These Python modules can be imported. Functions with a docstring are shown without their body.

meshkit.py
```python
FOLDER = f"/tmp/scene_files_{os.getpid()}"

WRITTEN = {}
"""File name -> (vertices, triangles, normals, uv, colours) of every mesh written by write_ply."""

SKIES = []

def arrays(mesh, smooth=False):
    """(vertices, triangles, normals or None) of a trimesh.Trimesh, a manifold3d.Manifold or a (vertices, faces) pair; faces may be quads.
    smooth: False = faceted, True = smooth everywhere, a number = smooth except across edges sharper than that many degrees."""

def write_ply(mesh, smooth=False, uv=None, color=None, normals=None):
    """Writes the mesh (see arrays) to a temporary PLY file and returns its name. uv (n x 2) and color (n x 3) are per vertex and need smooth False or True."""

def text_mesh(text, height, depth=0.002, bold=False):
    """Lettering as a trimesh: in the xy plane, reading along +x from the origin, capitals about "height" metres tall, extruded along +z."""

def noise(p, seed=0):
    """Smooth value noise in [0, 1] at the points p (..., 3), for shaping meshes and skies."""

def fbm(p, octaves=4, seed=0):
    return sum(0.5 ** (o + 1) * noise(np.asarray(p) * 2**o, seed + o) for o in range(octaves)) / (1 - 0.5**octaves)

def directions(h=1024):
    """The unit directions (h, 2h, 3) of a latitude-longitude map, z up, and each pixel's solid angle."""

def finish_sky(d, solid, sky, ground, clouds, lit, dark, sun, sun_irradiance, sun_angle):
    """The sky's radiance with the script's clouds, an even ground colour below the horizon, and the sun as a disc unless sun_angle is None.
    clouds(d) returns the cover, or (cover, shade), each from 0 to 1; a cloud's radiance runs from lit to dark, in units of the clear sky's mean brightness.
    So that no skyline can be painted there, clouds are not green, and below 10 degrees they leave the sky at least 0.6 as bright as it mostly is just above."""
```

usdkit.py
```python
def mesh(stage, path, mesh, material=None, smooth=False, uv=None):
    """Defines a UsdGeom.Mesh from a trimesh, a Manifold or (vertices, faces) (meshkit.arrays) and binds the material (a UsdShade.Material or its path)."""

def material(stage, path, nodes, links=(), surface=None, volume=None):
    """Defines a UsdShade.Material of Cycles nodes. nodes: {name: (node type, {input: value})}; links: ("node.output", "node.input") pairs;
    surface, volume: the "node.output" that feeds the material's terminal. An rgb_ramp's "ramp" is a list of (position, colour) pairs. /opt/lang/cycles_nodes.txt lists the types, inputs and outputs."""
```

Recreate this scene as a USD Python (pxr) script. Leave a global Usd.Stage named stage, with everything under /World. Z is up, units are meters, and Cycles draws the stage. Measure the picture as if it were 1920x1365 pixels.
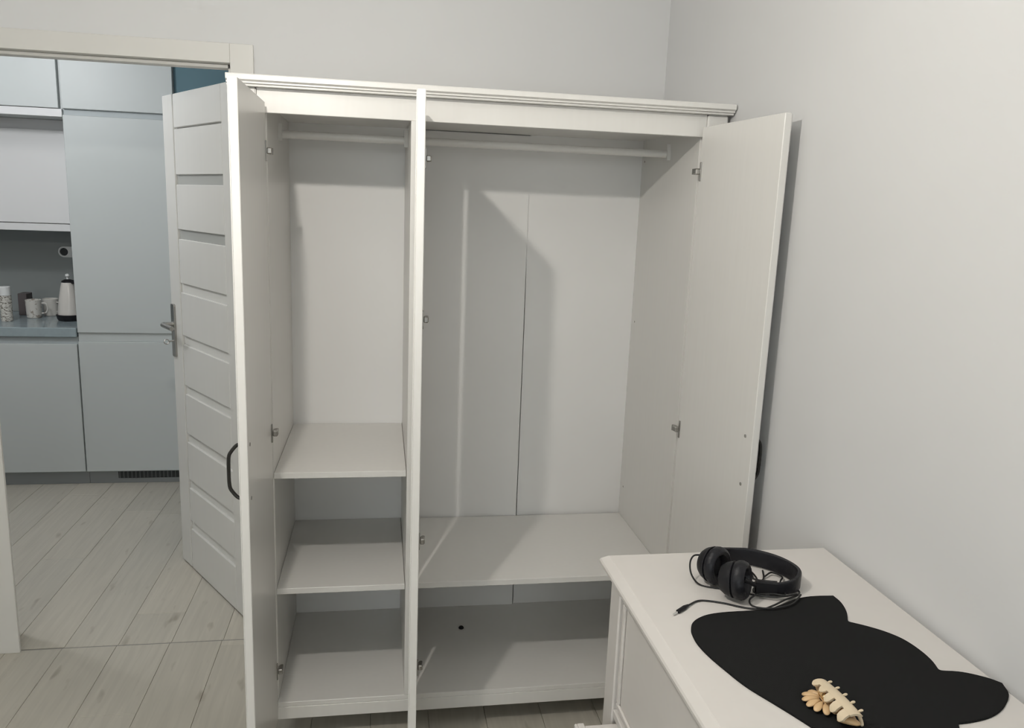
import math, random
import numpy as np, trimesh, usdkit, meshkit
import manifold3d as m3
from shapely.geometry import Polygon, LineString
from pxr import Usd, UsdGeom, UsdLux, UsdShade, Gf, Sdf, Vt

stage = Usd.Stage.CreateInMemory()
UsdGeom.SetStageUpAxis(stage, 'Z'); UsdGeom.SetStageMetersPerUnit(stage, 1.0)
UsdGeom.Xform.Define(stage, '/World'); UsdGeom.Scope.Define(stage, '/World/Looks')
rng = random.Random(7)

# ------------------------------------------------------------------ camera, light, exposure
F_PX, CAM, YAW, PITCH, ROLL = 1480.44, (0.31925, -2.1903, 1.60513), 0.1686, -0.19627, 0.03892
EXPOSURE = -0.42
UNSEEN_SKY_W, UNSEEN_SKY_C = 1.85, (0.965, 0.985, 0.985)  # daylight from out of view, set to brighten the wardrobe's shaded inside
LAMP, LAMP_R, LAMP_W, LAMP_C = (0.0, -1.2, 2.2), 0.018, 3694.0, (1.0, 0.95, 0.875)
KLAMP, KLAMP_R, KLAMP_W, KLAMP_C = (-1.60, 1.10, 2.34), 0.07, 160.0, (0.97, 0.985, 1.0)

def cam_axes():
    f = np.array([math.sin(YAW) * math.cos(PITCH), math.cos(YAW) * math.cos(PITCH), math.sin(PITCH)])
    r = np.array([math.cos(YAW), -math.sin(YAW), 0]); u = np.cross(r, f)
    c, s = math.cos(ROLL), math.sin(ROLL)
    return c * r + s * u, -s * r + c * u, f
_r, _u, _f = cam_axes()
cam = UsdGeom.Camera.Define(stage, '/World/camera')
cam.AddTransformOp().Set(Gf.Matrix4d(*_r, 0, *_u, 0, *(-_f), 0, *CAM, 1))
cam.CreateHorizontalApertureAttr(36.0); cam.CreateVerticalApertureAttr(36.0 * 1365 / 1920)
cam.CreateFocalLengthAttr(F_PX / 1920 * 36.0); cam.CreateClippingRangeAttr(Gf.Vec2f(0.05, 100)); cam.CreateExposureAttr(EXPOSURE)

unseen_sky = UsdLux.DomeLight.Define(stage, '/World/unseen_sky'); unseen_sky.CreateIntensityAttr(UNSEEN_SKY_W); unseen_sky.CreateColorAttr(Gf.Vec3f(*UNSEEN_SKY_C))   # out of view; comes through the unseen window to lift the wardrobe's cool shadows
# the room's and the kitchen's own lamps (their fittings are built further down)
lamp = UsdLux.SphereLight.Define(stage, '/World/room_lamp_light'); lamp.AddTranslateOp().Set(LAMP)
lamp.CreateRadiusAttr(LAMP_R); lamp.CreateIntensityAttr(LAMP_W); lamp.CreateColorAttr(Gf.Vec3f(*LAMP_C))
klamp = UsdLux.SphereLight.Define(stage, '/World/kitchen_lamp_light'); klamp.AddTranslateOp().Set(KLAMP)
klamp.CreateRadiusAttr(KLAMP_R); klamp.CreateIntensityAttr(KLAMP_W); klamp.CreateColorAttr(Gf.Vec3f(*KLAMP_C))

# ------------------------------------------------------------------ materials
def lin(r, g, b):
    return tuple((c / 255 / 12.92 if c <= 10 else ((c / 255 + 0.055) / 1.055) ** 2.4) for c in (r, g, b))
MATS = {}
def mat(name, color, rough=0.5, metallic=0.0, noise=0.0, scale=6.0, stretch=(1, 1, 1), bump=0.0, coat=0.0, spec=0.5):
    c = np.array(color, float)
    nodes = {'p': ('principled_bsdf', dict(base_color=tuple(c), roughness=rough, metallic=metallic, specular_ior_level=spec))}
    links = []
    if coat:
        nodes['p'][1].update(coat_weight=coat, coat_roughness=0.08)
    if noise or bump:
        nodes['tc'] = ('texture_coordinate', {})
        nodes['mp'] = ('mapping', dict(scale=stretch))
        nodes['n'] = ('noise_texture', dict(scale=scale, detail=4.0))
        links += [('tc.object', 'mp.vector'), ('mp.vector', 'n.vector')]
    if noise:
        nodes['r'] = ('rgb_ramp', dict(ramp=[(0.25, tuple(c * (1 - noise))), (0.75, tuple(np.minimum(c * (1 + noise), 0.95)))]))
        links += [('n.fac', 'r.fac'), ('r.color', 'p.base_color')]
    if bump:
        nodes['b'] = ('bump', dict(strength=bump, distance=0.002))
        links += [('n.fac', 'b.height'), ('b.normal', 'p.normal')]
    MATS[name] = usdkit.material(stage, '/World/Looks/' + name, nodes, links, surface='p.BSDF')
    return MATS[name]

mat('wall_paint', (0.69, 0.688, 0.685), 0.85, noise=0.012, scale=3, bump=0.05)
mat('ceiling_paint', (0.86, 0.875, 0.885), 0.9)
mat('far_paint', (0.76, 0.775, 0.78), 0.85)
mat('teal_paint', (0.12, 0.21, 0.25), 0.8)
mat('white_foil', (0.76, 0.745, 0.715), 0.32, noise=0.012, scale=9, stretch=(9, 9, 0.7), bump=0.03)
mat('door_lacquer', (0.66, 0.65, 0.62), 0.38, noise=0.01, scale=5, stretch=(8, 8, 0.5), bump=0.03)
mat('hardboard', (0.82, 0.81, 0.795), 0.45, noise=0.01, scale=4)
mat('strip_insert', (0.40, 0.405, 0.385), 0.3)
mat('door_core', (0.62, 0.615, 0.59), 0.5)
mat('casing_foil', (0.69, 0.675, 0.64), 0.42, noise=0.012, scale=8, stretch=(1, 1, 1))
mat('chest_white', (0.665, 0.635, 0.605), 0.36, noise=0.01, scale=9, stretch=(5, 5, 5), bump=0.02)
mat('kitchen_front', (0.52, 0.55, 0.545), 0.42)
mat('kitchen_edge', (0.42, 0.46, 0.47), 0.5)
mat('kitchen_white', (0.70, 0.70, 0.70), 0.4)
mat('worktop_stone', (0.30, 0.36, 0.38), 0.12, noise=0.06, scale=30)
mat('backsplash_glass', (0.27, 0.29, 0.285), 0.16)
mat('plinth_metal', (0.30, 0.32, 0.33), 0.35, metallic=0.4)
mat('dark_void', (0.035, 0.04, 0.042), 0.6)
mat('vent_metal', (0.12, 0.13, 0.135), 0.45, metallic=0.3)
mat('nickel', (0.42, 0.41, 0.39), 0.30, metallic=1.0)
mat('chrome', (0.75, 0.75, 0.74), 0.12, metallic=1.0)
mat('black_metal', (0.016, 0.015, 0.013), 0.35)
mat('black_plastic', (0.010, 0.010, 0.012), 0.46, spec=0.3)
mat('black_leather', (0.012, 0.012, 0.015), 0.42, bump=0.3, scale=160, spec=0.3)
mat('black_cloth', (0.006, 0.006, 0.007), 0.9)
mat('black_cable', (0.012, 0.012, 0.012), 0.5)
mat('mat_felt', (0.0135, 0.0138, 0.0138), 0.9, bump=0.2, scale=700, spec=0.12)
mat('clip_cream', (0.66, 0.545, 0.385), 0.38, noise=0.05, scale=60)
mat('clip_tan', (0.60, 0.40, 0.21), 0.36, noise=0.06, scale=60)
mat('gold', (0.75, 0.50, 0.22), 0.25, metallic=1.0)
mat('white_plastic', (0.72, 0.73, 0.72), 0.35)
mat('ceramic', (0.62, 0.60, 0.56), 0.25)
mat('kettle_enamel', (0.62, 0.59, 0.55), 0.22)
mat('carton_dark', (0.10, 0.085, 0.085), 0.6)
mat('grey_gap', (0.28, 0.27, 0.25), 0.7)
MATS['window_glass'] = usdkit.material(stage, '/World/Looks/window_glass', {'t': ('transparent_bsdf', dict(color=(0.95, 0.97, 0.97))), 'g': ('glossy_bsdf', dict(color=(1, 1, 1), roughness=0.01)), 'f': ('fresnel', dict(IOR=1.45)), 'm': ('mix_closure', {})},
    [('f.fac', 'm.fac'), ('t.BSDF', 'm.closure1'), ('g.BSDF', 'm.closure2')], surface='m.closure')
mat('lamp_body', (0.6, 0.6, 0.58), 0.5)
# speckled small print on the bottle and floral sprigs on the mug
def speckle(name, base, ink, scale, lo, hi, stretch=(1, 1, 1)):
    nodes = {'tc': ('texture_coordinate', {}), 'mp': ('mapping', dict(scale=stretch)), 'n': ('noise_texture', dict(scale=scale, detail=2.0)),
             'r': ('rgb_ramp', dict(ramp=[(0, base), (lo, base), (hi, ink), (1, ink)])), 'p': ('principled_bsdf', dict(roughness=0.3))}
    MATS[name] = usdkit.material(stage, '/World/Looks/' + name, nodes, [('tc.object', 'mp.vector'), ('mp.vector', 'n.vector'), ('n.fac', 'r.fac'), ('r.color', 'p.base_color')], surface='p.BSDF')
speckle('bottle_print', (0.62, 0.60, 0.55), (0.22, 0.20, 0.17), 95, 0.52, 0.58, (1, 1, 1.6))
speckle('mug_print', (0.62, 0.60, 0.56), (0.33, 0.29, 0.25), 42, 0.56, 0.62)
# oak floor: five tones of the same whitewashed plank, grain along y
def plank_mat(i, c):
    nodes = {'tc': ('texture_coordinate', {}), 'oi': ('object_info', {}), 'mp': ('mapping', dict(scale=(26, 1.6, 1))), 'mp2': ('mapping', dict(scale=(7, 2.2, 1), location=(i * 3.1, i * 1.7, 0))),
             'n': ('noise_texture', dict(scale=2.2, detail=6.0, distortion=0.6)), 'k': ('noise_texture', dict(scale=2.6, detail=2.0)),
             'r': ('rgb_ramp', dict(ramp=[(0.25, tuple(np.array(c) * 0.90)), (0.7, tuple(np.array(c) * 1.05))])),
             'kr': ('rgb_ramp', dict(ramp=[(0.0, (1, 1, 1)), (0.66, (1, 1, 1)), (0.76, (0.72, 0.69, 0.66)), (1, (0.6, 0.56, 0.52))])),
             'm': ('mix', dict(mix_type='multiply', fac=1.0)), 'b': ('bump', dict(strength=0.12, distance=0.001)), 'p': ('principled_bsdf', dict(roughness=0.42))}
    links = [('tc.object', 'mp.vector'), ('tc.object', 'mp2.vector'), ('mp.vector', 'n.vector'), ('mp2.vector', 'k.vector'), ('n.fac', 'r.fac'), ('k.fac', 'kr.fac'), ('r.color', 'm.color1'), ('kr.color', 'm.color2'),
             ('m.color', 'p.base_color'), ('n.fac', 'b.height'), ('b.normal', 'p.normal')]
    MATS['plank_%d' % i] = usdkit.material(stage, '/World/Looks/plank_%d' % i, nodes, links, surface='p.BSDF')
for i, c in enumerate([(0.50, 0.47, 0.405), (0.525, 0.49, 0.42), (0.485, 0.455, 0.39), (0.51, 0.48, 0.415)]):
    plank_mat(i, c)

# ------------------------------------------------------------------ mesh helpers
def box(x0, x1, y0, y1, z0, z1, c=0.0012):
    """A box with chamfered edges."""
    if c <= 0:
        return trimesh.creation.box(bounds=[(x0, y0, z0), (x1, y1, z1)])
    c = min(c, 0.3 * min(x1 - x0, y1 - y0, z1 - z0))
    pts = []
    for x, sx in ((x0, 1), (x1, -1)):
        for y, sy in ((y0, 1), (y1, -1)):
            for z, sz in ((z0, 1), (z1, -1)):
                pts += [(x, y + sy * c, z + sz * c), (x + sx * c, y, z + sz * c), (x + sx * c, y + sy * c, z)]
    return trimesh.convex.convex_hull(np.array(pts))
def cat(*ms):
    ms = [m for m in ms if m is not None]
    return trimesh.util.concatenate(ms) if len(ms) > 1 else ms[0]
def cyl(p, q, r, n=24, r2=None):
    return sweep([p, q], [r, r if r2 is None else r2], n)
def sweep(pts, r, n=10, closed=False):
    """A capped tube along a polyline."""
    p = np.array(pts, float); rr = np.broadcast_to(np.array(r, float), (len(p),))
    t = np.gradient(p, axis=0); t /= np.linalg.norm(t, axis=1, keepdims=True) + 1e-12
    a = np.cross(t[0], [0, 0, 1.0] if abs(t[0][2]) < 0.9 else [1.0, 0, 0]); a /= np.linalg.norm(a)
    v = []; ang = np.arange(n) * 2 * math.pi / n
    for i in range(len(p)):
        a = a - t[i] * (a @ t[i]); a /= np.linalg.norm(a); b = np.cross(t[i], a)
        v.append(p[i] + rr[i] * (np.cos(ang)[:, None] * a + np.sin(ang)[:, None] * b))
    v = np.vstack(v + [p[:1], p[-1:]]); f = []
    for i in range(len(p) - 1):
        for j in range(n):
            k = (j + 1) % n
            f += [(i * n + j, i * n + k, (i + 1) * n + k), (i * n + j, (i + 1) * n + k, (i + 1) * n + j)]
    e = len(p) * n; l = (len(p) - 1) * n
    for j in range(n):
        k = (j + 1) % n; f += [(e, k, j), (e + 1, l + j, l + k)]
    m = trimesh.Trimesh(v, np.array(f), process=False)
    return m
def spline(pts, n=8):
    """Catmull-Rom through the points."""
    p = np.array(pts, float); p = np.vstack([2 * p[0] - p[1], p, 2 * p[-1] - p[-2]]); out = []
    for i in range(1, len(p) - 2):
        for s in np.linspace(0, 1, n, endpoint=False):
            a, b, c, d = p[i - 1], p[i], p[i + 1], p[i + 2]
            out.append(0.5 * (2 * b + (c - a) * s + (2 * a - 5 * b + 4 * c - d) * s ** 2 + (3 * b - a - 3 * c + d) * s ** 3))
    return np.array(out + [p[-2]])
def lathe(profile, n=36, at=(0, 0, 0)):
    m = trimesh.creation.revolve(np.array(profile, float), sections=n); m.apply_translation(at); return m
def frame_m(o, ex, ey, ez):
    m = np.eye(4); m[:3, 0], m[:3, 1], m[:3, 2], m[:3, 3] = ex, ey, ez, o; return m
def put(mesh, M):
    m = mesh.copy(); m.apply_transform(M); return m
def extrude(poly, h, z0=0.0):
    m = trimesh.creation.extrude_polygon(poly, h, engine='earcut'); m.apply_translation((0, 0, z0)); return m
def rounded(poly_pts, r):
    return Polygon(poly_pts).buffer(-r).buffer(r, 12)
def prof_x(pts_yz, x0, x1):
    """Profile in y,z swept along x."""
    m = trimesh.creation.extrude_polygon(Polygon(pts_yz), x1 - x0, engine='earcut')
    return put(m, frame_m((x0, 0, 0), (0, 1, 0), (0, 0, 1), (1, 0, 0)))
def prof_y(pts_xz, y0, y1):
    m = trimesh.creation.extrude_polygon(Polygon(pts_xz), y1 - y0, engine='earcut')
    return put(m, frame_m((0, y1, 0), (1, 0, 0), (0, 0, 1), (0, -1, 0)))

# ------------------------------------------------------------------ prim helpers
USED, ORIGIN = {}, {}
AT = np.zeros(3)                                         # where the group being built stands
def numbered(parent, name):
    k = (parent, name); n = USED.get(k, 0); USED[k] = n + 1
    return f'{parent}/{name}' + (f'_{n:03d}' if n else '')
def setdata(prim, label=None, category=None, group=None, kind=None):
    for k, v in (('label', label), ('category', category), ('group', group), ('kind', kind)):
        if v: prim.SetCustomDataByKey(k, v)
def thing(name, label, category, loc=(0, 0, 0), group=None, kind=None):
    path = numbered('/World', name)
    x = UsdGeom.Xform.Define(stage, path); x.AddTranslateOp().Set(Gf.Vec3d(*map(float, np.array(loc) + AT))); ORIGIN[path] = np.array(loc, float)
    setdata(x.GetPrim(), label, category, group, kind)
    return path
def obj(name, mesh, m, parent='/World', smooth=30, label=None, category=None, group=None, kind=None):
    """One mesh, given in world coordinates, under its parent."""
    path = numbered(parent, name); o = ORIGIN.get(parent, np.zeros(3))
    if parent == '/World':
        lo, hi = mesh.bounds; o = np.array([(lo[0] + hi[0]) / 2, (lo[1] + hi[1]) / 2, lo[2]])
    q = mesh.copy(); q.apply_translation(-o)
    if parent == '/World': o = o + AT
    u = usdkit.mesh(stage, path, q, MATS[m], smooth=smooth)
    if parent == '/World': u.AddTranslateOp().Set(Gf.Vec3d(*o))
    ORIGIN[path] = o
    setdata(u.GetPrim(), label, category, group, kind)
    return path
S = 'structure'

# ------------------------------------------------------------------ the room
XL, XR, YF, YB, YK, KB, H = -1.95, 1.295, -4.2, 0.585, 0.705, 2.88, 2.60
DX0, DX1, DH = -0.926, -0.158, 2.02          # the doorway
KX0, KX1 = -3.1, 0.65
obj('wall_back', cat(box(XL, DX0 - 0.073, YB, YK, 0, H, 0), box(DX1 + 0.012, XR, YB, YK, 0, H, 0), box(DX0 - 0.073, DX1 + 0.012, YB, YK, DH + 0.012, H, 0)), 'wall_paint', smooth=False,
    label='plain off-white back wall with the doorway, behind the wardrobe', category='wall', kind=S)
obj('wall_right', box(XR, XR + 0.12, YF, YK, 0, H, 0), 'wall_paint', smooth=False, label='plain off-white right wall beside the chest of drawers', category='wall', kind=S)
obj('wall_left', box(XL - 0.12, XL, YF, YB, 0, H, 0), 'far_paint', smooth=False, label='plain off-white left wall outside the picture', category='wall', kind=S)
WX0, WX1, WZ0, WZ1 = -1.35, 0.65, 0.85, 2.30             # unseen window behind the camera, placed to soften the shadows in the wardrobe
obj('wall_front', cat(box(XL - 0.12, WX0, YF - 0.12, YF, 0, H, 0), box(WX1, XR + 0.12, YF - 0.12, YF, 0, H, 0), box(WX0, WX1, YF - 0.12, YF, 0, WZ0, 0), box(WX0, WX1, YF - 0.12, YF, WZ1, H, 0)), 'far_paint', smooth=False,
    label='plain pale wall with the unseen window, behind the camera', category='wall', kind=S)
wn = thing('window_1', 'unseen white two-sash window behind the camera, placed to lift the wardrobe shadows', 'window', ((WX0 + WX1) / 2, YF - 0.06, WZ0), kind=S)
xm = (WX0 + WX1) / 2
for x0, x1, z0, z1 in ((WX0, WX0 + 0.05, WZ0, WZ1), (WX1 - 0.05, WX1, WZ0, WZ1), (xm - 0.04, xm + 0.04, WZ0 + 0.05, WZ1 - 0.05), (WX0 + 0.05, WX1 - 0.05, WZ0, WZ0 + 0.05), (WX0 + 0.05, WX1 - 0.05, WZ1 - 0.05, WZ1)):
    obj('frame', box(x0, x1, YF - 0.10, YF - 0.04, z0, z1, 0.002), 'white_plastic', wn)
for x0, x1 in ((WX0 + 0.05, xm - 0.04), (xm + 0.04, WX1 - 0.05)):
    obj('pane', box(x0, x1, YF - 0.072, YF - 0.068, WZ0 + 0.05, WZ1 - 0.05, 0), 'window_glass', wn, smooth=False)
obj('ceiling', box(KX0 - 0.12, XR + 0.12, YF - 0.12, KB + 0.12, H, H + 0.1, 0), 'ceiling_paint', smooth=False, label='plain white ceiling above room and kitchen', category='ceiling', kind=S)
obj('wall_kitchen_back', box(KX0, KX1, KB, KB + 0.12, 0, H, 0), 'teal_paint', smooth=False, label='dark teal painted kitchen back wall behind the cabinets', category='wall', kind=S)
obj('wall_kitchen_niche', box(-0.7365, KX1, 2.302, KB, 0, H, 0), 'teal_paint', smooth=False, label='dark teal wall beside the tall kitchen cabinet, above the open door', category='wall', kind=S)
obj('wall_kitchen_left', box(KX0 - 0.12, KX0, YB, KB + 0.12, 0, H, 0), 'wall_paint', smooth=False, label='off-white side wall of the kitchen outside the picture', category='wall', kind=S)
obj('wall_kitchen_right', box(KX1, KX1 + 0.12, YK, KB + 0.12, 0, H, 0), 'wall_paint', smooth=False, label='off-white kitchen wall hidden behind the open door', category='wall', kind=S)
obj('wall_kitchen_front', box(KX0, XL - 0.12, YB, YK, 0, H, 0), 'wall_paint', smooth=False, label='off-white stretch of kitchen wall left of the doorway', category='wall', kind=S)

# floors: a slab with planks that can be told apart, running away from the camera
def floor_planks(parent, x0, x1, y0, y1, off, seed):
    r = random.Random(seed); w, L = 0.1815, 1.29
    k0, k1 = math.floor((x0 - off) / w), math.ceil((x1 - off) / w)
    for k in range(k0, k1):
        a, b = max(x0, off + k * w), min(x1, off + (k + 1) * w)
        if b - a < 0.004: continue
        y = y0 - r.random() * L
        while y < y1:
            c, d = max(y, y0), min(y + L, y1); y += L
            if d - c < 0.01: continue
            dz = r.uniform(-0.0002, 0.0002)
            obj('plank', box(a + 0.0006, b - 0.0004, c + 0.0004, d - 0.0004, -0.012, dz, 0.0009), 'plank_%d' % r.randrange(4), parent, smooth=False)
fl = thing('floor', 'floor of pale whitewashed oak planks in the room', 'floor', (0, 0, 0), kind=S)
obj('subfloor', box(XL - 0.12, XR + 0.12, YF - 0.12, YB + 0.005, -0.1, -0.0125, 0), 'grey_gap', fl, smooth=False)
floor_planks(fl, XL, XR, YF, YB + 0.003, -0.431, 3)
fk = thing('floor', 'floor of pale whitewashed oak planks in the kitchen beyond the doorway', 'floor', (0, 0, 0), kind=S)
obj('subfloor', box(KX0 - 0.12, KX1 + 0.12, YB + 0.006, KB + 0.1, -0.1, -0.0125, 0), 'grey_gap', fk, smooth=False)
floor_planks(fk, KX0, KX1, YB + 0.009, KB, -0.427, 11)

# doorway: casing boards, jamb lining with rebate, threshold
tr = thing('trim_1', 'off-white door casing and jambs around the kitchen doorway', 'door frame', (DX0, YB, 0), kind=S)
def casing_v(x_in, s):
    return box(min(x_in, x_in + s * 0.072), max(x_in, x_in + s * 0.072), YB - 0.012, YB - 0.0002, 0, DH + 0.0595, 0.0012)
obj('casing_board', casing_v(DX0, -1), 'casing_foil', tr)
obj('casing_board', casing_v(DX1, 1), 'casing_foil', tr)
obj('casing_head', box(DX0 + 0.0002, DX1 - 0.0002, YB - 0.012, YB - 0.0002, DH, DH + 0.0595, 0.0012), 'casing_foil', tr)
obj('jamb', box(DX0 - 0.072, DX0 - 0.059, YB, YK, 0, DH, 0.001), 'casing_foil', tr)
obj('jamb', cat(box(DX1, DX1 + 0.011, YB, YK, 0, DH, 0.001), box(DX1 - 0.012, DX1, YB + 0.022, YB + 0.07, 0, DH - 0.012, 0.002)), 'casing_foil', tr)
obj('head_jamb', cat(box(DX0 - 0.059, DX1, YB, YK, DH, DH + 0.0115, 0.001), box(DX0 - 0.059, DX1 - 0.012, YB + 0.022, YB + 0.07, DH - 0.012, DH, 0.002)), 'casing_foil', tr)
for x0, s in ((DX0 - 0.06, -1), (DX1, 1)):
    obj('kitchen_casing', box(min(x0, x0 + s * 0.064), max(x0, x0 + s * 0.064), YK + 0.0002, YK + 0.012, 0, DH + 0.06, 0.003), 'casing_foil', tr)
obj('trim_2', box(DX0 - 0.058, DX1, YB + 0.0035, YB + 0.0085, -0.012, -0.0005, 0.0005), 'grey_gap', label='thin dark floor joint across the doorway threshold', category='threshold', kind=S)
obj('baseboard_back', box(XL, DX0 - 0.0725, YB - 0.016, YB - 0.0002, 0, 0.075, 0.004), 'casing_foil', label='low white baseboard left of the doorway', category='baseboard', kind=S)
obj('baseboard_back', box(DX1 + 0.0725, XR - 0.016, YB - 0.016, YB - 0.0002, 0, 0.06, 0.004), 'casing_foil', label='low white baseboard behind the wardrobe', category='baseboard', kind=S)
obj('baseboard_right', box(XR - 0.015, XR - 0.0002, YF, YB, 0, 0.06, 0.004), 'casing_foil', label='low white baseboard along the right wall', category='baseboard', kind=S)

# ------------------------------------------------------------------ the open interior door
FR, DU = np.array([-0.547, 1.292, 0.0]), np.array([0.5358, -0.8443, 0.0]); DU /= np.linalg.norm(DU)
DN = np.array([DU[1], -DU[0], 0.0])                      # the face towards the camera
D = frame_m(FR, DU, DN, (0, 0, 1))
def dbox(u0, u1, n0, n1, z0, z1, c=0.0015): return put(box(u0, u1, n0, n1, z0, z1, c), D)
DW, DT = 0.714, 1.985
dr = thing('door_1', 'white interior door with horizontal recessed strips, standing open into the kitchen', 'door', tuple(FR), kind=S)
obj('core', dbox(0.001, DW - 0.001, -0.040, -0.012, 0.009, DT - 0.001), 'door_core', dr)
obj('stile', dbox(0, 0.108, -0.0405, 0, 0.008, DT, 0.002), 'door_lacquer', dr)
obj('stile', dbox(0.588, DW, -0.0405, 0, 0.008, DT, 0.002), 'door_lacquer', dr)
bots = [1.641, 1.428, 1.213, 0.998, 0.788, 0.580, 0.375, 0.190]
edges = [(1.858, DT)] + [(1.679, 1.852)] + [(bots[i + 1] + 0.038, bots[i]) for i in range(7)] + [(0.008, bots[7])]
for z0, z1 in edges:
    obj('panel', dbox(0.119, 0.5875, -0.012, 0, z0, z1, 0.0022), 'door_lacquer', dr)
for i, b in enumerate(bots):
    obj('strip', dbox(0.110, 0.5875, -0.0121, -0.0095, b - 0.002, b + 0.040, 0.0005), 'strip_insert' if i < 2 else 'door_lacquer', dr)
hp = obj('handle_plate', put(extrude(Polygon([(0.012, 0.933), (0.048, 0.933), (0.048, 1.155), (0.012, 1.155)]).buffer(-0.008).buffer(0.008), 0.008), D @ frame_m((0, 0, 0), (1, 0, 0), (0, 0, 1), (0, 1, 0)) ), 'nickel', dr, label='brushed nickel back plate')
P = lambda u, n, z: FR + DU * u + DN * n + np.array([0, 0, z])
obj('lever', sweep(spline([P(0.030, 0.006, 1.071), P(0.030, 0.042, 1.071), P(0.036, 0.050, 1.071), P(0.06, 0.052, 1.071), P(0.150, 0.052, 1.070)], 5), 0.0095, 12), 'nickel', hp, label='nickel lever')
key = cat(cyl(P(0.030, 0.006, 1.000), P(0.030, 0.028, 1.000), 0.003, 10))
ring = trimesh.creation.torus(0.0095, 0.0022, 20, 8); key = cat(key, put(ring, frame_m(P(0.030, 0.036, 0.998), DN, (0, 0, 1), DU)))
obj('key', key, 'nickel', hp, label='small ring-headed key')

# ------------------------------------------------------------------ the wardrobe
W = 'white_foil'
wd = thing('wardrobe', 'white three-door wardrobe standing open and empty against the back wall', 'wardrobe', (0.61, 0.27, 0))
LX, PX0, PX1, RX, BY = 0.024, 0.3965, 0.4132, 1.2144, 0.535
corn = [(-0.018, 1.8795), (-0.018, 1.884), (-0.026, 1.8855), (-0.026, 1.889), (-0.033, 1.893), (-0.033, 1.9045), (-0.030, 1.907), (0.558, 1.907), (0.558, 1.8795)]
obj('cornice', prof_x(corn, -0.066, 1.290), W, wd, smooth=False)
for x0, x1 in ((-0.058, 0.002), (1.2235, 1.284)):
    obj('corner_post', box(x0, x1, 0.0, 0.045, 0, 1.8794, 0.004), W, wd)
    obj('corner_post', box(x0, x1, 0.51, 0.555, 0, 1.8794, 0.004), W, wd)
obj('top_rail', box(0.0025, 1.223, 0.006, 0.026, 1.8188, 1.8793, 0.0012), W, wd)
obj('side_panel', box(0.0052, LX, 0.0265, 0.535, 0.075, 1.862, 0.001), W, wd)
rs = obj('side_panel', box(RX, 1.2332, 0.0265, 0.535, 0.075, 1.862, 0.001), W, wd)
obj('inner_top', box(LX, RX, 0.0265, 0.535, 1.845, 1.862, 0.001), W, wd)
obj('partition', box(PX0, PX1, 0.0, 0.5335, 0.1275, 1.8183, 0.001), W, wd)
obj('bottom_panel', box(LX, RX, 0.0005, 0.535, 0.1115, 0.1273, 0.001), W, wd)
obj('plinth_rail', box(0.0045, 1.221, 0.0, 0.02, 0.0713, 0.111, 0.001), W, wd)
obj('shelf', box(LX + 0.0006, PX0 - 0.0012, 0.018, 0.532, 0.823, 0.841, 0.001), W, wd)
obj('shelf', box(LX + 0.0006, PX0 - 0.0012, 0.018, 0.532, 0.4675, 0.4855, 0.001), W, wd)
obj('shelf', box(PX1 + 0.0006, RX - 0.0006, 0.018, 0.5215, 0.4686, 0.4866, 0.001), W, wd)
obj('back_panel', box(LX - 0.01, PX1 - 0.006, BY, BY + 0.003, 0.1, 1.86, 0), 'hardboard', wd, smooth=False)
rsheet = trimesh.creation.extrude_polygon(Polygon([(0.8225, 0.1), (RX + 0.01, 0.1), (RX + 0.01, 1.86), (0.8165, 1.86), (0.8165, 1.62), (0.8215, 1.30)]), 0.003, engine='earcut')
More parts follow.
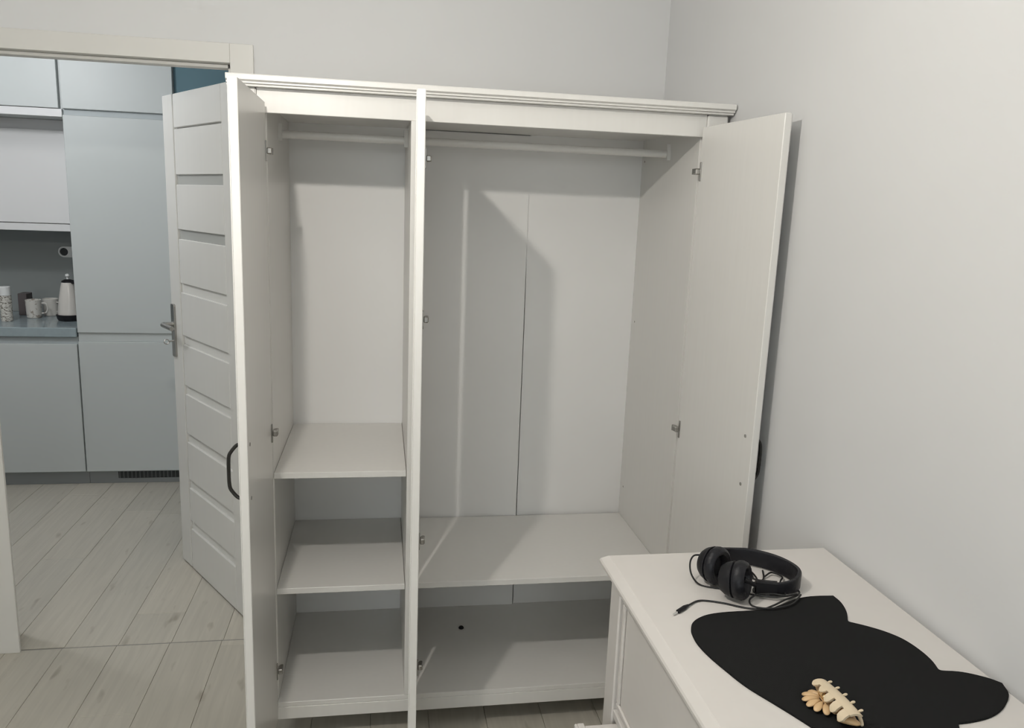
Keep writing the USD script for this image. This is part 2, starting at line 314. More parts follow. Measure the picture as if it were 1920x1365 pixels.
obj('back_panel', put(rsheet, frame_m((0, BY + 0.003, 0), (1, 0, 0), (0, 0, 1), (0, -1, 0))), 'hardboard', wd, smooth=False)
def bowed():                                             # the sheet that has come loose at the seam
    nx, nz = 10, 24; v = []
    for j in range(nz + 1):
        z = 0.118 + (1.842 - 0.118) * j / nz
        s = min(1, max(0, (1.70 - z) / 0.5)); b = 0.0005 + 0.006 * s
        for i in range(nx + 1):
            t = i / nx; v.append((PX1 + 0.0006 + (0.8172 - PX1) * t, BY - 0.0025 - b * t ** 2.2, z))
    v = np.array(v); n = len(v); v = np.vstack([v, v + [0, 0.0022, 0]]); f = []
    for j in range(nz):
        for i in range(nx):
            a = j * (nx + 1) + i; f += [(a, a + 1, a + nx + 2), (a, a + nx + 2, a + nx + 1), (n + a, n + a + nx + 2, n + a + 1), (n + a, n + a + nx + 1, n + a + nx + 2)]
    rim = [i for i in range(nx + 1)] + [(j + 1) * (nx + 1) - 1 for j in range(1, nz + 1)] + [nz * (nx + 1) + i for i in range(nx - 1, -1, -1)] + [j * (nx + 1) for j in range(nz - 1, 0, -1)]
    for a, b in zip(rim, rim[1:] + rim[:1]): f += [(a, n + b, b), (a, n + a, n + b)]
    return trimesh.Trimesh(v, f, process=False)
obj('back_panel', bowed(), 'hardboard', wd, label='loose back sheet bulging forward along the seam')
for xa, xb in ((LX, PX0), (PX1, RX)):
    rail = obj('clothes_rail', cyl((xa + 0.004, 0.272, 1.787), (xb - 0.004, 0.272, 1.787), 0.0115, 20), W, wd)
    for x, s in ((xa, 1), (xb, -1)):
        prof = Polygon([(-0.017, -0.020), (0.017, -0.020), (0.017, 0.004), (0.008, 0.030), (-0.008, 0.030), (-0.017, 0.004)])
        m = put(trimesh.creation.extrude_polygon(prof, 0.011, engine='earcut'), frame_m((x if s > 0 else x - 0.011, 0.272, 1.787), (0, 1, 0), (0, 0, 1), (1, 0, 0)))
        obj('rail_holder', m, W, rail)
for y, z in ((0.506, 1.775), (0.496, 1.22), (0.497, 0.60)):
    obj('screw_hole', cyl((RX - 0.0006, y, z), (RX + 0.001, y, z), 0.0033, 12), 'grey_gap', wd)
# cover strips that hold the hinge-side mounting plates, and the three doors
def wardrobe_door(hinge, free, z0, z1, side, label, handle_z=(0.931, 1.055), handle=True, hinges=(1.722, 0.972, 0.250)):
    """hinge and free: ends of the inner face seen from above; side: +1 when the outer face lies to the left of hinge->free seen from above."""
    h, fr = np.array([*hinge, 0.0]), np.array([*free, 0.0]); L = np.linalg.norm(fr - h); u = (fr - h) / L
    n = np.array([-u[1], u[0], 0]) * side                # towards the outer face
    M = frame_m(h, u, n, (0, 0, 1)); T = 0.0185
    if np.linalg.det(M[:3, :3]) < 0: fix = True
    else: fix = False
    def q(mesh):
        m = put(mesh, M)
        if fix and m.volume < 0: m.invert()
        return m
    d = obj('door', q(box(0, L, 0, T, z0, z1, 0.0015)), W, wd, label=label)
    fw = 0.062                                            # the frame and field of the outer face
    for a, b, c, e in ((0.002, fw, z0 + 0.002, z1 - 0.002), (L - fw, L - 0.002, z0 + 0.002, z1 - 0.002), (fw, L - fw, z0 + 0.002, z0 + fw), (fw, L - fw, z1 - fw, z1 - 0.002)):
        obj('door_frame_strip', q(box(a, b, T, T + 0.002, c, e, 0.0006)), W, d)
    if handle:
        c0, c1 = handle_z; hu = L - 0.034
        bow = spline([(hu, T, c1 + 0.002), (hu, T + 0.010, c1), (hu, T + 0.022, c1 - 0.014), (hu, T + 0.028, c1 - 0.028), (hu, T + 0.029, (c0 + c1) / 2), (hu, T + 0.028, c0 + 0.028), (hu, T + 0.022, c0 + 0.014), (hu, T + 0.010, c0), (hu, T, c0 - 0.002)], 5)
        obj('handle', q(sweep(bow, 0.0042, 10)), 'black_metal', d, label='black bow handle')
        for z in (c0 - 0.002, c1 + 0.002):
            obj('screw', q(cyl((hu, -0.0012, z), (hu, 0.002, z), 0.0045, 12)), 'grey_gap', d)
    for z in hinges:
        b = cat(box(0.006, 0.013, -0.0035, -0.0002, z - 0.026, z + 0.026, 0.0008), box(-0.012, 0.014, -0.017, -0.003, z - 0.0085, z + 0.0085, 0.003), cyl((-0.010, -0.012, z - 0.008), (-0.010, -0.012, z + 0.008), 0.005, 12))
        obj('hinge', q(b), 'nickel', d, label='nickel cup hinge')
    return d
DZ0, DZ1 = 0.092, 1.843
wardrobe_door((0.0265, -0.022), (0.0300, -0.4410), DZ0, DZ1, -1, 'left-hand door, open, seen along its inner face')
wardrobe_door((0.4330, -0.022), (0.4120, -0.4310), DZ0, DZ1, -1, 'middle door, open at right angles, seen edge-on', handle=False, hinges=(1.722, 1.292, 0.642, 0.237))
wardrobe_door((1.2040, -0.014), (1.2385, -0.4150), DZ0, DZ1, 1, 'right-hand door, folded back towards the right wall')
obj('screw_cap', lathe([(0, 0), (0.009, 0), (0.0095, 0.002), (0.007, 0.006), (0, 0.007)], 20, (0.609, 0.372, 0.1274)), 'black_cloth',
    label='tiny dark cap lying on the bottom floor of the wardrobe', category='screw cap')

# ------------------------------------------------------------------ the chest of drawers
C_ = 'chest_white'; TZ = 0.900
ch = thing('chest_of_drawers', 'white chest of drawers along the right wall with a moulded top', 'chest of drawers', (1.05, -1.25, 0))
y0, y1 = -1.80, -0.7078                                    # near and far end of the top surface
def ring_loft(levels):
    """levels: (x0, y0, y1, z) rectangles stacked; the wall side stays straight."""
    xr = XR - 0.0165; v = []; f = []
    for x0_, ya, yb, z in levels: v += [(x0_, ya, z), (xr, ya, z), (xr, yb, z), (x0_, yb, z)]
    n = len(levels)
    for k in range(n - 1):
        for j in range(4):
            a, b = k * 4 + j, k * 4 + (j + 1) % 4; f += [(a, b, b + 4), (a, b + 4, a + 4)]
    f += [(0, 2, 1), (0, 3, 2), (n * 4 - 4, n * 4 - 3, n * 4 - 2), (n * 4 - 4, n * 4 - 2, n * 4 - 1)]
    return trimesh.Trimesh(v, f, process=False)
ov = lambda d, z: (0.7916 - d, y0 - d, y1 + d, z + 0.008)
XRB = XR
obj('top', ring_loft([ov(-0.003, 0.8585), ov(0.004, 0.859), ov(0.005, 0.866), ov(0.011, 0.8675), ov(0.014, 0.8705), ov(0.0145, 0.8765), ov(0.0125, 0.8805), ov(0.0030, 0.8885), ov(-0.0005, 0.8915), ov(-0.003, 0.892)]), C_, ch, smooth=False)
XS = 0.7966
def bxr(*a, c=0.0015): return box(*a, c)
for ya, yb in ((-0.7845, -0.7245), (-1.783, -1.723)):
    obj('corner_post', box(XS, XS + 0.05, ya, yb, 0, 0.8664, 0.003), C_, ch)
    obj('corner_post', box(XR - 0.075, XR - 0.025, ya, yb, 0, 0.8664, 0.003), C_, ch)
    obj('side_panel', box(XS + 0.0505, XR - 0.0755, ya + 0.018, yb - 0.018, 0.10, 0.866, 0.001), C_, ch)
obj('back_panel', box(XR - 0.0320, XR - 0.026, -1.722, -0.7855, 0.10, 0.866, 0), C_, ch, smooth=False)
YD0, YD1 = -1.722, -0.7855
obj('top_rail', box(XS + 0.002, XS + 0.020, YD0, YD1, 0.850, 0.866, 0.001), C_, ch)
for z in (0.578, 0.338, 0.085):
    obj('drawer_rail', box(XS + 0.002, XS + 0.020, YD0, YD1, z, z + 0.016, 0.001), C_, ch)
def drawer(z0, z1, pull, label=None):
    x = XS + 0.006 - pull; ya, yb = YD0 + 0.003, YD1 - 0.003
    d = obj('drawer', box(x + 0.006, x + 0.020, ya, yb, z0, z1, 0.001), C_, ch, label=label)
    fw = 0.013
    for a, b, c, e in ((ya, yb, z1 - fw, z1), (ya, yb, z0, z0 + fw), (ya, ya + fw, z0 + fw, z1 - fw), (yb - fw, yb, z0 + fw, z1 - fw)):
        obj('front_frame', box(x, x + 0.006, a, b, c, e, 0.0025), C_, d)
    zs = z1 - (0.001 if pull else 0.04)
    for yy in (ya + 0.008, yb - 0.022):
        obj('drawer_side', box(x + 0.0205, x + 0.40, yy, yy + 0.014, z0 + 0.012, zs, 0.001), C_, d)
    obj('drawer_bottom', box(x + 0.0205, x + 0.40, ya + 0.0225, yb - 0.0225, z0 + 0.016, z0 + 0.022, 0.0005), C_, d)
    obj('drawer_back', box(x + 0.4005, x + 0.412, ya + 0.008, yb - 0.008, z0 + 0.012, zs, 0.001), C_, d)
    for t in (0.28, 0.72):
        yy = ya + (yb - ya) * t
        k = lathe([(0, 0), (0.006, 0), (0.006, 0.010), (0.013, 0.016), (0.014, 0.021), (0.010, 0.025), (0, 0.026)], 24)
        obj('knob', put(k, frame_m((x + 0.0062, yy, (z0 + z1) / 2), (0, 1, 0), (0, 0, -1), (-1, 0, 0))), C_, d)
drawer(0.600, 0.846, 0.0); drawer(0.357, 0.5695, 0.086, 'drawer pulled a little way out'); drawer(0.104, 0.335, 0.0)

# ------------------------------------------------------------------ on the chest: cat-shaped mat
AT = np.array([-0.0084, -0.0122, 0])
pad = [(0.860, -0.998), (0.870, -0.980), (0.887, -0.965), (0.911, -0.954), (0.944, -0.949), (0.985, -0.948), (1.027, -0.946), (1.058, -0.934), (1.099, -0.915), (1.136, -0.907), (1.1825, -0.908), (1.1825, -0.935), (1.173, -0.968), (1.155, -1.002),
       (1.180, -1.020), (1.202, -1.041), (1.218, -1.067), (1.2245, -1.100), (1.2235, -1.132), (1.216, -1.160), (1.250, -1.168), (1.279, -1.186), (1.2935, -1.203), (1.281, -1.231), (1.254, -1.255), (1.228, -1.271), (1.200, -1.281), (1.170, -1.286), (1.150, -1.287)]
leftc = [(0.855, -1.015), (0.852, -1.045), (0.856, -1.081), (0.866, -1.122), (0.880, -1.168), (0.902, -1.212), (0.918, -1.244), (0.931, -1.272)]
Mx, ax = np.array([1.187, -1.081]), np.array([0.928, 0.372]); ax = ax / np.linalg.norm(ax)
mir = lambda p: Mx + 2 * ax * (ax @ (np.array(p) - Mx)) - (np.array(p) - Mx)
tail = [tuple(mir(p)) for p in reversed(pad[:7])]         # the hidden cheek mirrors the one in view
tail = [p for p in tail if p[1] < -1.30]
def smooth(pts): return [(x, y) for x, y, _ in spline([(x, y, 0) for x, y in pts], 5)]
ring = list(reversed(leftc)) + pad[:11]                   # chin and near cheek run into the first ear
outline = Polygon(smooth(ring) + smooth(pad[10:14]) + smooth(pad[13:20]) + smooth(pad[19:23]) + smooth(pad[22:29]) + tail).buffer(0)
outline = outline.buffer(0.004, 8).buffer(-0.0045, 8)
if outline.geom_type != 'Polygon': outline = max(outline.geoms, key=lambda g: g.area)
pm = extrude(outline, 0.0022, TZ + 0.0002)
obj('mouse_pad', cat(pm, extrude(outline.buffer(-0.0008), 0.0006, TZ + 0.0024)), 'mat_felt', smooth=False, label='large black cat-head shaped mat lying on the chest top', category='mat')

# ------------------------------------------------------------------ headphones
AT = np.zeros(3)
hd = thing('headphones', 'black wired over-ear headphones with their cable tangled inside the band', 'headphones', (1.04, -0.85, TZ))
def cup(center, axis, r=0.89, dp=1.0, roll_up=(0, 0, 1)):
    """axis: from the outer shell towards the cushion."""
    a = np.array(axis, float); a /= np.linalg.norm(a); x = np.cross(roll_up, a); x /= np.linalg.norm(x); y = np.cross(a, x)
    M = frame_m(center, x * r, y * r, a * dp)
    shell = lathe([(0, -0.021), (0.018, -0.0205), (0.027, -0.018), (0.0335, -0.011), (0.0370, -0.003), (0.0375, 0.0015), (0.034, 0.003), (0.0, 0.003)], 40)
    cush = lathe([(0.020, 0.003), (0.037, 0.0035), (0.0405, 0.008), (0.041, 0.014), (0.0385, 0.020), (0.033, 0.0235), (0.026, 0.021), (0.0215, 0.014), (0.020, 0.003)], 48)
    v = cush.vertices; th = np.arctan2(v[:, 1], v[:, 0]); rr = np.hypot(v[:, 0], v[:, 1])
    wr = 1 + 0.012 * np.sin(th * 17 + v[:, 2] * 260) * (rr > 0.03); cush.vertices = np.column_stack([v[:, 0] * wr, v[:, 1] * wr, v[:, 2]])
    cloth = lathe([(0, 0.0032), (0.0212, 0.0032), (0.0212, 0.0085), (0, 0.0105)], 32)
    c = obj('ear_cup', put(shell, M), 'black_plastic', hd)
    obj('cushion', put(cush, M), 'black_leather', c); obj('ear_cloth', put(cloth, M), 'black_cloth', c)
    seam = trimesh.creation.torus(0.0378, 0.0009, 40, 6); seam.apply_translation((0, 0, 0.0005)); obj('seam_ring', put(seam, M), 'black_leather', c)
    return M
CUP1, CUP2 = (0.9600, -0.8400, TZ + 0.0368), (0.9745, -0.9055, TZ + 0.0370)
cup(CUP1, (0.50, -0.80, 0.10), 0.90); cup(CUP2, (0.76, -0.64, 0.14), 0.885, 1.18)
def band(pts, hgt, thick, tilt=0.0):
    """A flat strip standing on edge along a plan curve."""
    p = spline(pts, 8); v = []; n = len(p)
    prof = [(-1, -0.8), (-0.6, -1), (0.6, -1), (1, -0.8), (1, 0.8), (0.6, 1), (-0.6, 1), (-1, 0.8)]
    t = np.gradient(p, axis=0); t /= np.linalg.norm(t, axis=1, keepdims=True)
    for i in range(n):
        s = np.cross(t[i], [0, 0, 1.0]); s /= np.linalg.norm(s); hh, tt = (np.interp(i / (n - 1), *z) if isinstance(z, tuple) else z for z in (hgt, thick))
        up = np.array([0, 0, 1.0]) + tilt * s
        for a, b in prof: v.append(p[i] + s * a * tt / 2 + up * b * hh / 2)
    k = len(prof); f = []
    for i in range(n - 1):
        for j in range(k):
            a, b = i * k + j, i * k + (j + 1) % k; f += [(a, a + k, b + k), (a, b + k, b)]
    f += [(0, j, j + 1) for j in range(1, k - 1)] + [((n - 1) * k, (n - 1) * k + j + 1, (n - 1) * k + j) for j in range(1, k - 1)]
    m = trimesh.Trimesh(v, f, process=False); m.fix_normals(); return m
zb = TZ + 0.0195
arc = [(0.985, -0.775, zb + 0.012), (1.010, -0.757, zb + 0.006), (1.045, -0.752, zb), (1.082, -0.766, zb), (1.112, -0.792, zb), (1.130, -0.826, zb), (1.132, -0.860, zb), (1.114, -0.886, zb - 0.001), (1.088, -0.896, zb - 0.002), (1.062, -0.894, zb - 0.003)]
arc = [(x - 0.008, y - 0.015, z) for x, y, z in arc]
hb = obj('headband', band(arc, ([0, .15, .3, .7, .85, 1], [0.018, 0.026, 0.034, 0.034, 0.026, 0.020]), ([0, .2, .5, .8, 1], [0.007, 0.009, 0.011, 0.009, 0.008])), 'black_leather', hd)
obj('slider', band([(1.062, -0.9095, zb - 0.003), (1.047, -0.905, zb - 0.003), (1.024, -0.900, zb - 0.002)], 0.026, 0.013), 'black_plastic', hb)
obj('yoke', sweep(spline([(1.030, -0.900, zb - 0.002), (1.014, -0.904, zb + 0.006), (0.996, -0.905, TZ + 0.036)], 5), 0.0045, 10), 'black_plastic', hb)
obj('yoke', sweep(spline([(0.982, -0.788, zb + 0.012), (0.970, -0.800, zb + 0.016), (0.958, -0.818, TZ + 0.038)], 5), 0.0055, 10), 'black_plastic', hb)
# the cable, laid down loop by loop on the chest top
g = TZ + 0.0022
def lay(pts, dz=None):
    return spline([(x, y, g + (0 if dz is None else dz[i])) for i, (x, y) in enumerate(pts)], 8)
cable = spline([(0.944, -0.822, TZ + 0.048), (0.930, -0.820, TZ + 0.046), (0.921, -0.826, TZ + 0.034), (0.920, -0.840, TZ + 0.016), (0.932, -0.855, g), (0.9597, -0.8716, g), (1.000, -0.880, g), (1.030, -0.872, g)], 8)
cable2 = lay([(0.877, -0.9334), (0.9078, -0.9161), (0.9451, -0.9280), (0.9702, -0.9440), (0.989, -0.9530), (1.0103, -0.9592), (1.0351, -0.9516), (1.0725, -0.9309), (1.1007, -0.9189), (1.1130, -0.9000), (1.0980, -0.8800), (1.0720, -0.8680), (1.0500, -0.8400)],
             [0.001, 0, 0, 0, 0, 0.001, 0.003, 0.003, 0.003, 0.002, 0, 0, 0])
cable3 = lay([(1.0500, -0.8400), (1.0592, -0.8107), (1.0559, -0.8407), (1.0443, -0.8689), (1.0257, -0.8890), (1.0240, -0.9058), (1.0427, -0.9158), (1.0716, -0.9225), (1.0987, -0.9200), (1.0592, -0.9270), (1.0304, -0.9189), (1.0127, -0.9100), (1.0060, -0.8950), (1.0300, -0.8660)],
             [0, 0, 0.002, 0.003, 0.003, 0.003, 0.003, 0.005, 0.006, 0.006, 0.005, 0.004, 0.004, 0.004])
cable4 = lay([(1.0300, -0.8660), (1.0640, -0.8520), (1.0858, -0.8081), (1.0744, -0.8377), (1.0954, -0.8255), (1.1080, -0.8450), (1.0900, -0.8720), (1.0726, -0.9230), (1.0499, -0.9180), (1.0221, -0.9160), (1.0001, -0.9284), (0.9929, -0.9478), (1.0053, -0.9600), (1.0300, -0.9650), (1.0713, -0.9529), (1.1049, -0.9230)],
             [0.004, 0.003, 0, 0.003, 0.004, 0.004, 0.006, 0.008, 0.008, 0.007, 0.005, 0.004, 0.004, 0.005, 0.005, 0.006])
cb = obj('cable', cat(sweep(cable, 0.0017, 8), sweep(cable2, 0.0017, 8), sweep(cable3, 0.0017, 8), sweep(cable4, 0.0017, 8)), 'black_cable', hd)
pl = np.array([0.877, -0.9334, g + 0.001]); pd = np.array([-0.80, -0.60, 0.0])
obj('plug', cat(cyl(pl, pl + pd * 0.012, 0.0024, 14, 0.0042), cyl(pl + pd * 0.012, pl + pd * 0.034, 0.0044, 14, 0.0040)), 'black_plastic', cb)
obj('jack', cat(cyl(pl + pd * 0.034, pl + pd * 0.047, 0.0017, 12), cyl(pl + pd * 0.047, pl + pd * 0.050, 0.0017, 12, 0.0006)), 'chrome', cb, label='bare metal jack tip')

# ------------------------------------------------------------------ hair clip
AT = np.array([-0.0075, -0.0108, 0])
hz = TZ + 0.0032
hc = thing('hair_clip', 'cream and tan claw hair clip lying open on the black cat-shaped mat', 'hair clip', (0.985, -1.23, hz))
def fan_tooth(base, tip, w, th, sag):
    """A flat rounded finger from base to tip."""
    base, tip = np.array(base), np.array(tip); d = tip - base; L = np.linalg.norm(d); d /= L
    s = np.cross(d, [0, 0, 1.0]); s /= np.linalg.norm(s); n = np.cross(s, d)
    e = trimesh.creation.icosphere(3, 1.0); v = e.vertices.copy()
    wid = w / 2 * (0.72 + 0.34 * v[:, 0])
    q = base + np.outer((v[:, 0] + 1) / 2 * L, d) + np.outer(v[:, 1] * wid, s) + np.outer(v[:, 2] * th / 2, n)
    q[:, 2] += sag * (1 - ((v[:, 0])) ** 2)
    return trimesh.Trimesh(q, e.faces, process=False)
# the arched upper jaw: a bent shell from the front claw to the back claw with slots between its fingers
def shell_patch(y0_, y1_, a0, a1, r, cx, cz, th=0.0032, n=10, k=14, wob=0.0):
    yy = np.linspace(y0_, y1_, n); out = []
    for rr in (r, r - th):
        for i, y in enumerate(yy):
            lo = math.radians(a0); hi = math.radians(a1)
            end = math.sin(math.pi * (i + 0.5) / n)
            for a in np.linspace(lo, hi - wob * (1 - end), k):
                out.append((cx(y) + rr * math.cos(a), y, cz(y) + rr * math.sin(a)))
    v = np.array(out); N = n * k; f = []
    for i in range(n - 1):
        for j in range(k - 1):
            a = i * k + j; f += [(a, a + 1, a + k + 1), (a, a + k + 1, a + k), (N + a, N + a + k + 1, N + a + 1), (N + a, N + a + k, N + a + k + 1)]
    rim = list(range(k)) + [i * k + k - 1 for i in range(1, n)] + [(n - 1) * k + j for j in range(k - 2, -1, -1)] + [i * k for i in range(n - 2, 0, -1)]
    for a, b in zip(rim, rim[1:] + rim[:1]): f += [(a, N + b, b), (a, N + a, N + b)]
    m = trimesh.Trimesh(v, f, process=False); m.fix_normals(); return m
bx = lambda y: 0.981 + 0.06 * (-1.198 - y)
bz = lambda y: hz + 0.003 + 0.003 * math.sin((y + 1.198) / -0.088 * math.pi)
sh = obj('upper_jaw', shell_patch(-1.198, -1.284, 52, 112, 0.0205, bx, bz, wob=0.0), 'clip_cream', hc)
for i in range(5):                                        # fingers of the upper jaw, split by slots, over the left side
    ya = -1.198 - i * 0.0180
    obj('finger', shell_patch(ya, ya - 0.0128, 108, (134, 136, 152, 164, 166)[i], 0.0203, bx, bz, wob=0.35), 'clip_cream', sh)
    obj('tooth', fan_tooth((bx(ya) + 0.0100, ya - 0.006, bz(ya) + 0.0165), (bx(ya) + 0.0185, ya - 0.006, bz(ya) + 0.0185), 0.0055, 0.0040, 0), 'clip_cream', sh)
lj = obj('lower_jaw', cat(fan_tooth((0.984, -1.186, hz + 0.0075), (0.977, -1.243, hz + 0.0075), 0.022, 0.010, 0.001), fan_tooth((0.985, -1.235, hz + 0.007), (0.990, -1.280, hz + 0.007), 0.022, 0.010, 0.001)), 'clip_tan', hc)
for i, ang in enumerate((112, 139, 165, 191, 216, 243, 270)):  # the petal-like fingers spread out on the mat
    a = math.radians(ang); b0 = np.array([0.9770, -1.226, hz + 0.0075]); L = 0.0255 if i not in (0, 6) else 0.022
    obj('petal', fan_tooth(b0 + 0.008 * np.array([math.cos(a), math.sin(a), 0]), b0 + np.array([math.cos(a) * (L + .008), math.sin(a) * (L + .008), -0.0035]), 0.0138, 0.0068, 0.0015), 'clip_tan', lj)
obj('claw_lip', fan_tooth((0.9690, -1.270, hz + 0.0055), (0.998, -1.282, hz + 0.0055), 0.0165, 0.010, 0.002), 'clip_tan', lj)
co = [(0.9725 + 0.004 * math.cos(t), -1.2175 - 0.0010 * t, hz + 0.0150 + 0.004 * math.sin(t)) for t in np.linspace(0, 6 * math.pi, 60)]
obj('spring', sweep(co, 0.0008, 6), 'gold', hc, label='small gold coil spring')
obj('tine', sweep(spline([(0.995, -1.258, hz + 0.018), (1.001, -1.266, hz + 0.013), (1.003, -1.274, hz + 0.007), (1.001, -1.282, hz + 0.0022)], 6), [0.0028] * 18 + [0.0016], 10), 'clip_cream', hc)

# ------------------------------------------------------------------ kitchen beyond the doorway
AT = np.zeros(3)
KF, KT = 2.28, 0.019
tall = thing('tall_cabinet', 'tall pale grey kitchen cabinet with two stacked doors and a top cupboard door', 'kitchen cabinet', (-1.0, KF + 0.3, 0))
obj('carcass', box(-1.2755, -0.738, KF + 0.020, KB - 0.002, 0.075, 2.585, 0.001), 'kitchen_edge', tall)
for z0, z1 in ((0.084, 0.812), (0.860, 1.975), (2.006, 2.38)):
    obj('door', box(-1.2725, -0.740, KF, KF + KT, z0, z1, 0.002), 'kitchen_front', tall)
obj('grip_strip', box(-1.2725, -0.740, KF + 0.012, KF + 0.0195, 0.8125, 0.8595, 0.0006), 'kitchen_front', tall)
obj('plinth', box(-1.2755, -0.738, KF + 0.045, KF + 0.06, 0, 0.0745, 0.001), 'plinth_metal', tall)
vt = obj('vent_grille', box(-1.124, -0.745, KF + 0.0375, KF + 0.0448, 0.030, 0.0742, 0.0005), 'dark_void', tall, label='black ventilation grille in the plinth')
for i in range(18):
    x = -1.118 + i * 0.0211
    obj('slat', box(x, x + 0.006, KF + 0.033, KF + 0.0375, 0.031, 0.0735, 0.0005), 'vent_metal', vt)
topc = thing('top_cabinet', 'pale grey overhead kitchen cupboard under the ceiling, left of the tall cabinet', 'kitchen cabinet', (-1.9, KF + 0.3, 1.96))
obj('carcass', box(-2.60, -1.2765, KF + 0.020, KB - 0.002, 1.966, 2.585, 0.001), 'kitchen_front', topc)
for a, b in ((-1.930, -1.2885), (-2.595, -1.9345)):
    obj('door', box(a, b, KF, KF + KT, 2.006, 2.38, 0.002), 'kitchen_front', topc)
obj('lower_rail', box(-2.60, -1.2765, KF + 0.006, KF + 0.0195, 1.965, 2.0035, 0.001), 'kitchen_white', topc)
wallc = thing('wall_cabinet', 'white handleless wall cupboard above the kitchen worktop', 'kitchen cabinet', (-1.9, 2.6, 1.38))
obj('carcass', box(-2.60, -1.2765, 2.520, KB - 0.002, 1.384, 1.9655, 0.001), 'kitchen_white', wallc)
for a, b in ((-1.930, -1.279), (-2.595, -1.934)):
    obj('door', box(a, b, 2.500, 2.519, 1.423, 1.912, 0.0015), 'kitchen_white', wallc)
obj('lower_rail', box(-2.60, -1.2765, 2.503, 2.5195, 1.381, 1.419, 0.001), 'kitchen_white', wallc)
basec = thing('base_cabinet', 'pale grey handleless base cabinet under the kitchen worktop', 'kitchen cabinet', (-1.9, KF + 0.3, 0))
obj('carcass', box(-2.60, -1.2765, KF + 0.020, KB - 0.002, 0.075, 0.835, 0.001), 'kitchen_edge', basec)
for a, b in ((-1.930, -1.2795), (-2.595, -1.934)):
    obj('door', box(a, b, KF, KF + KT, 0.084, 0.797, 0.002), 'kitchen_front', basec)
obj('plinth', box(-2.60, -1.2765, KF + 0.045, KF + 0.06, 0, 0.0745, 0.001), 'plinth_metal', basec)
obj('worktop', box(-2.60, -1.2775, KF - 0.004, KB - 0.008, 0.8355, 0.885, 0.003), 'worktop_stone', label='glossy grey-blue kitchen worktop left of the tall cabinet', category='worktop')
obj('backsplash', box(-2.60, -1.2775, KB - 0.0075, KB - 0.0005, 0.8855, 1.3835, 0.0005), 'backsplash_glass', smooth=False, label='dark grey glossy backsplash panel behind the kitchen worktop', category='backsplash')
ss = thing('wall_socket', 'white socket frame with a round dark socket on the dark backsplash', 'socket', (-1.45, KB - 0.008, 1.245))
sy = KB - 0.0078
pl_ = Polygon([(-1.556, 1.215), (-1.38, 1.215), (-1.38, 1.277), (-1.556, 1.277)]).buffer(-0.0305).buffer(0.030, 16)
toy = lambda: frame_m((0, sy, 0), (1, 0, 0), (0, 0, 1), (0, -1, 0))
face = LineString([(-1.523, 1.245), (-1.40, 1.245)]).buffer(0.0315, 16)
face = face.difference(LineString([(-1.5235, 1.245), (-1.5230, 1.245)]).buffer(0.0225, 20))
obj('frame', put(extrude(face, 0.011), toy()), 'white_plastic', ss)
obj('well', put(extrude(LineString([(-1.5235, 1.245), (-1.5230, 1.245)]).buffer(0.0223, 20), 0.003), toy()), 'dark_void', ss)
CT = 0.8852
kt = thing('kettle', 'cream electric kettle with black base and handle beside the tall cabinet', 'kettle', (-1.40, 2.56, CT))
kx, ky = -1.404, 2.56
obj('body', lathe([(0, 0.034), (0.060, 0.034), (0.060, 0.05), (0.051, 0.12), (0.039, 0.185), (0.033, 0.21), (0.031, 0.213), (0.0, 0.213)], 40, (kx, ky, CT)), 'kettle_enamel', kt)
obj('base', lathe([(0, 0), (0.058, 0), (0.066, 0.012), (0.070, 0.033), (0.0, 0.0335)], 40, (kx, ky, CT)), 'black_plastic', kt)
obj('lid', lathe([(0, 0.2135), (0.033, 0.2135), (0.032, 0.220), (0.018, 0.228), (0.0, 0.230)], 32, (kx, ky, CT)), 'black_plastic', kt)
obj('lid_knob', lathe([(0, 0.2305), (0.006, 0.2305), (0.006, 0.240), (0.012, 0.247), (0.010, 0.258), (0.0, 0.262)], 24, (kx, ky, CT)), 'white_plastic', kt)
obj('handle', sweep(spline([(kx + 0.030, ky - 0.02, CT + 0.218), (kx + 0.060, ky - 0.035, CT + 0.214), (kx + 0.078, ky - 0.042, CT + 0.185), (kx + 0.080, ky - 0.043, CT + 0.11), (kx + 0.070, ky - 0.037, CT + 0.055), (kx + 0.054, ky - 0.024, CT + 0.045)], 6), 0.011, 12), 'black_plastic', kt)
def mug(label, x, y, r, h, m, ang):
    t = thing('mug', label, 'mug', (x, y, CT))
    obj('body', lathe([(0, 0), (r * 0.82, 0), (r * 0.90, 0.004), (r * 0.96, h * 0.5), (r, h - 0.002), (r - 0.002, h), (r - 0.005, h - 0.004), (r * 0.84, 0.012), (0, 0.008)], 36, (x, y, CT)), m, t)
    d = np.array([math.cos(ang), math.sin(ang), 0]); b = np.array([x, y, CT])
    obj('handle', sweep(spline([b + d * r * 0.93 + [0, 0, h * 0.80], b + d * (r + 0.020) + [0, 0, h * 0.78], b + d * (r + 0.028) + [0, 0, h * 0.52], b + d * (r + 0.018) + [0, 0, h * 0.27], b + d * r * 0.90 + [0, 0, h * 0.24]], 6), 0.0045, 10), m, t)
mug('cream mug with a sprig pattern, the nearer of two on the worktop', -1.620, 2.635, 0.041, 0.103, 'mug_print', 0.2)
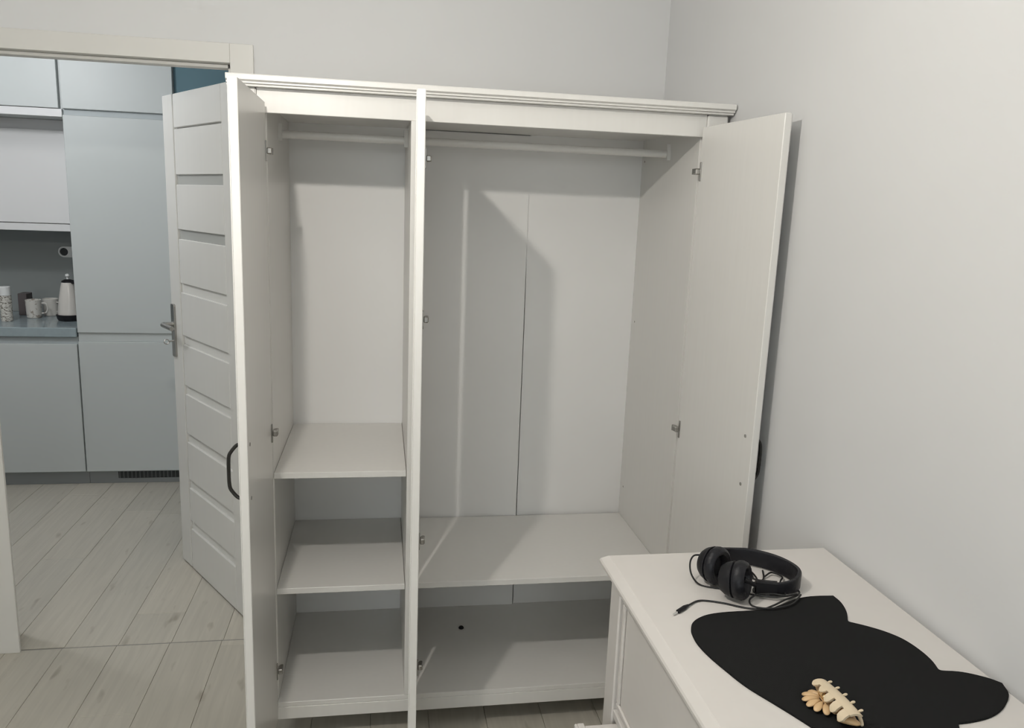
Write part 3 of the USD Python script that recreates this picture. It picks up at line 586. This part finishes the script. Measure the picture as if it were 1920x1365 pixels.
mug('plain pale mug half hidden behind the patterned mug', -1.567, 2.735, 0.042, 0.098, 'ceramic', -0.4)
bt = thing('bottle', 'white bottle with dense small dark print at the left picture edge', 'bottle', (-1.705, 2.50, CT))
obj('body', lathe([(0, 0), (0.027, 0), (0.029, 0.004), (0.029, 0.140), (0, 0.141)], 32, (-1.705, 2.50, CT)), 'bottle_print', bt)
obj('cap', lathe([(0, 0.1415), (0.0285, 0.1415), (0.0285, 0.186), (0.026, 0.190), (0, 0.190)], 32, (-1.705, 2.50, CT)), 'white_plastic', bt)
obj('carton', box(-1.735, -1.688, 2.72, 2.80, CT, CT + 0.125, 0.002), 'carton_dark', label='small dark brown carton behind the mugs on the worktop', category='carton')

# ------------------------------------------------------------------ lamp fittings (above and left of the picture)
pd_ = thing('pendant_lamp', 'bare bulb pendant lamp hanging from the ceiling above the picture', 'lamp', (LAMP[0], LAMP[1], LAMP[2]))
obj('cord', cyl((LAMP[0], LAMP[1], LAMP[2] + 0.10), (LAMP[0], LAMP[1], H - 0.021), 0.003, 10), 'lamp_body', pd_)
obj('socket', cyl((LAMP[0], LAMP[1], LAMP[2] + 0.05), (LAMP[0], LAMP[1], LAMP[2] + 0.10), 0.018, 20, 0.014), 'lamp_body', pd_)
obj('canopy', cyl((LAMP[0], LAMP[1], H - 0.022), (LAMP[0], LAMP[1], H - 0.0005), 0.045, 28), 'lamp_body', pd_)
kl_ = thing('ceiling_lamp', 'kitchen pendant lamp outside the picture', 'lamp', (KLAMP[0], KLAMP[1], KLAMP[2]))
obj('cord', cyl((KLAMP[0], KLAMP[1], KLAMP[2] + 0.10), (KLAMP[0], KLAMP[1], H - 0.021), 0.003, 10), 'lamp_body', kl_)
obj('socket', cyl((KLAMP[0], KLAMP[1], KLAMP[2] + 0.075), (KLAMP[0], KLAMP[1], KLAMP[2] + 0.10), 0.022, 20, 0.014), 'lamp_body', kl_)
obj('canopy', cyl((KLAMP[0], KLAMP[1], H - 0.022), (KLAMP[0], KLAMP[1], H - 0.0005), 0.045, 28), 'lamp_body', kl_)
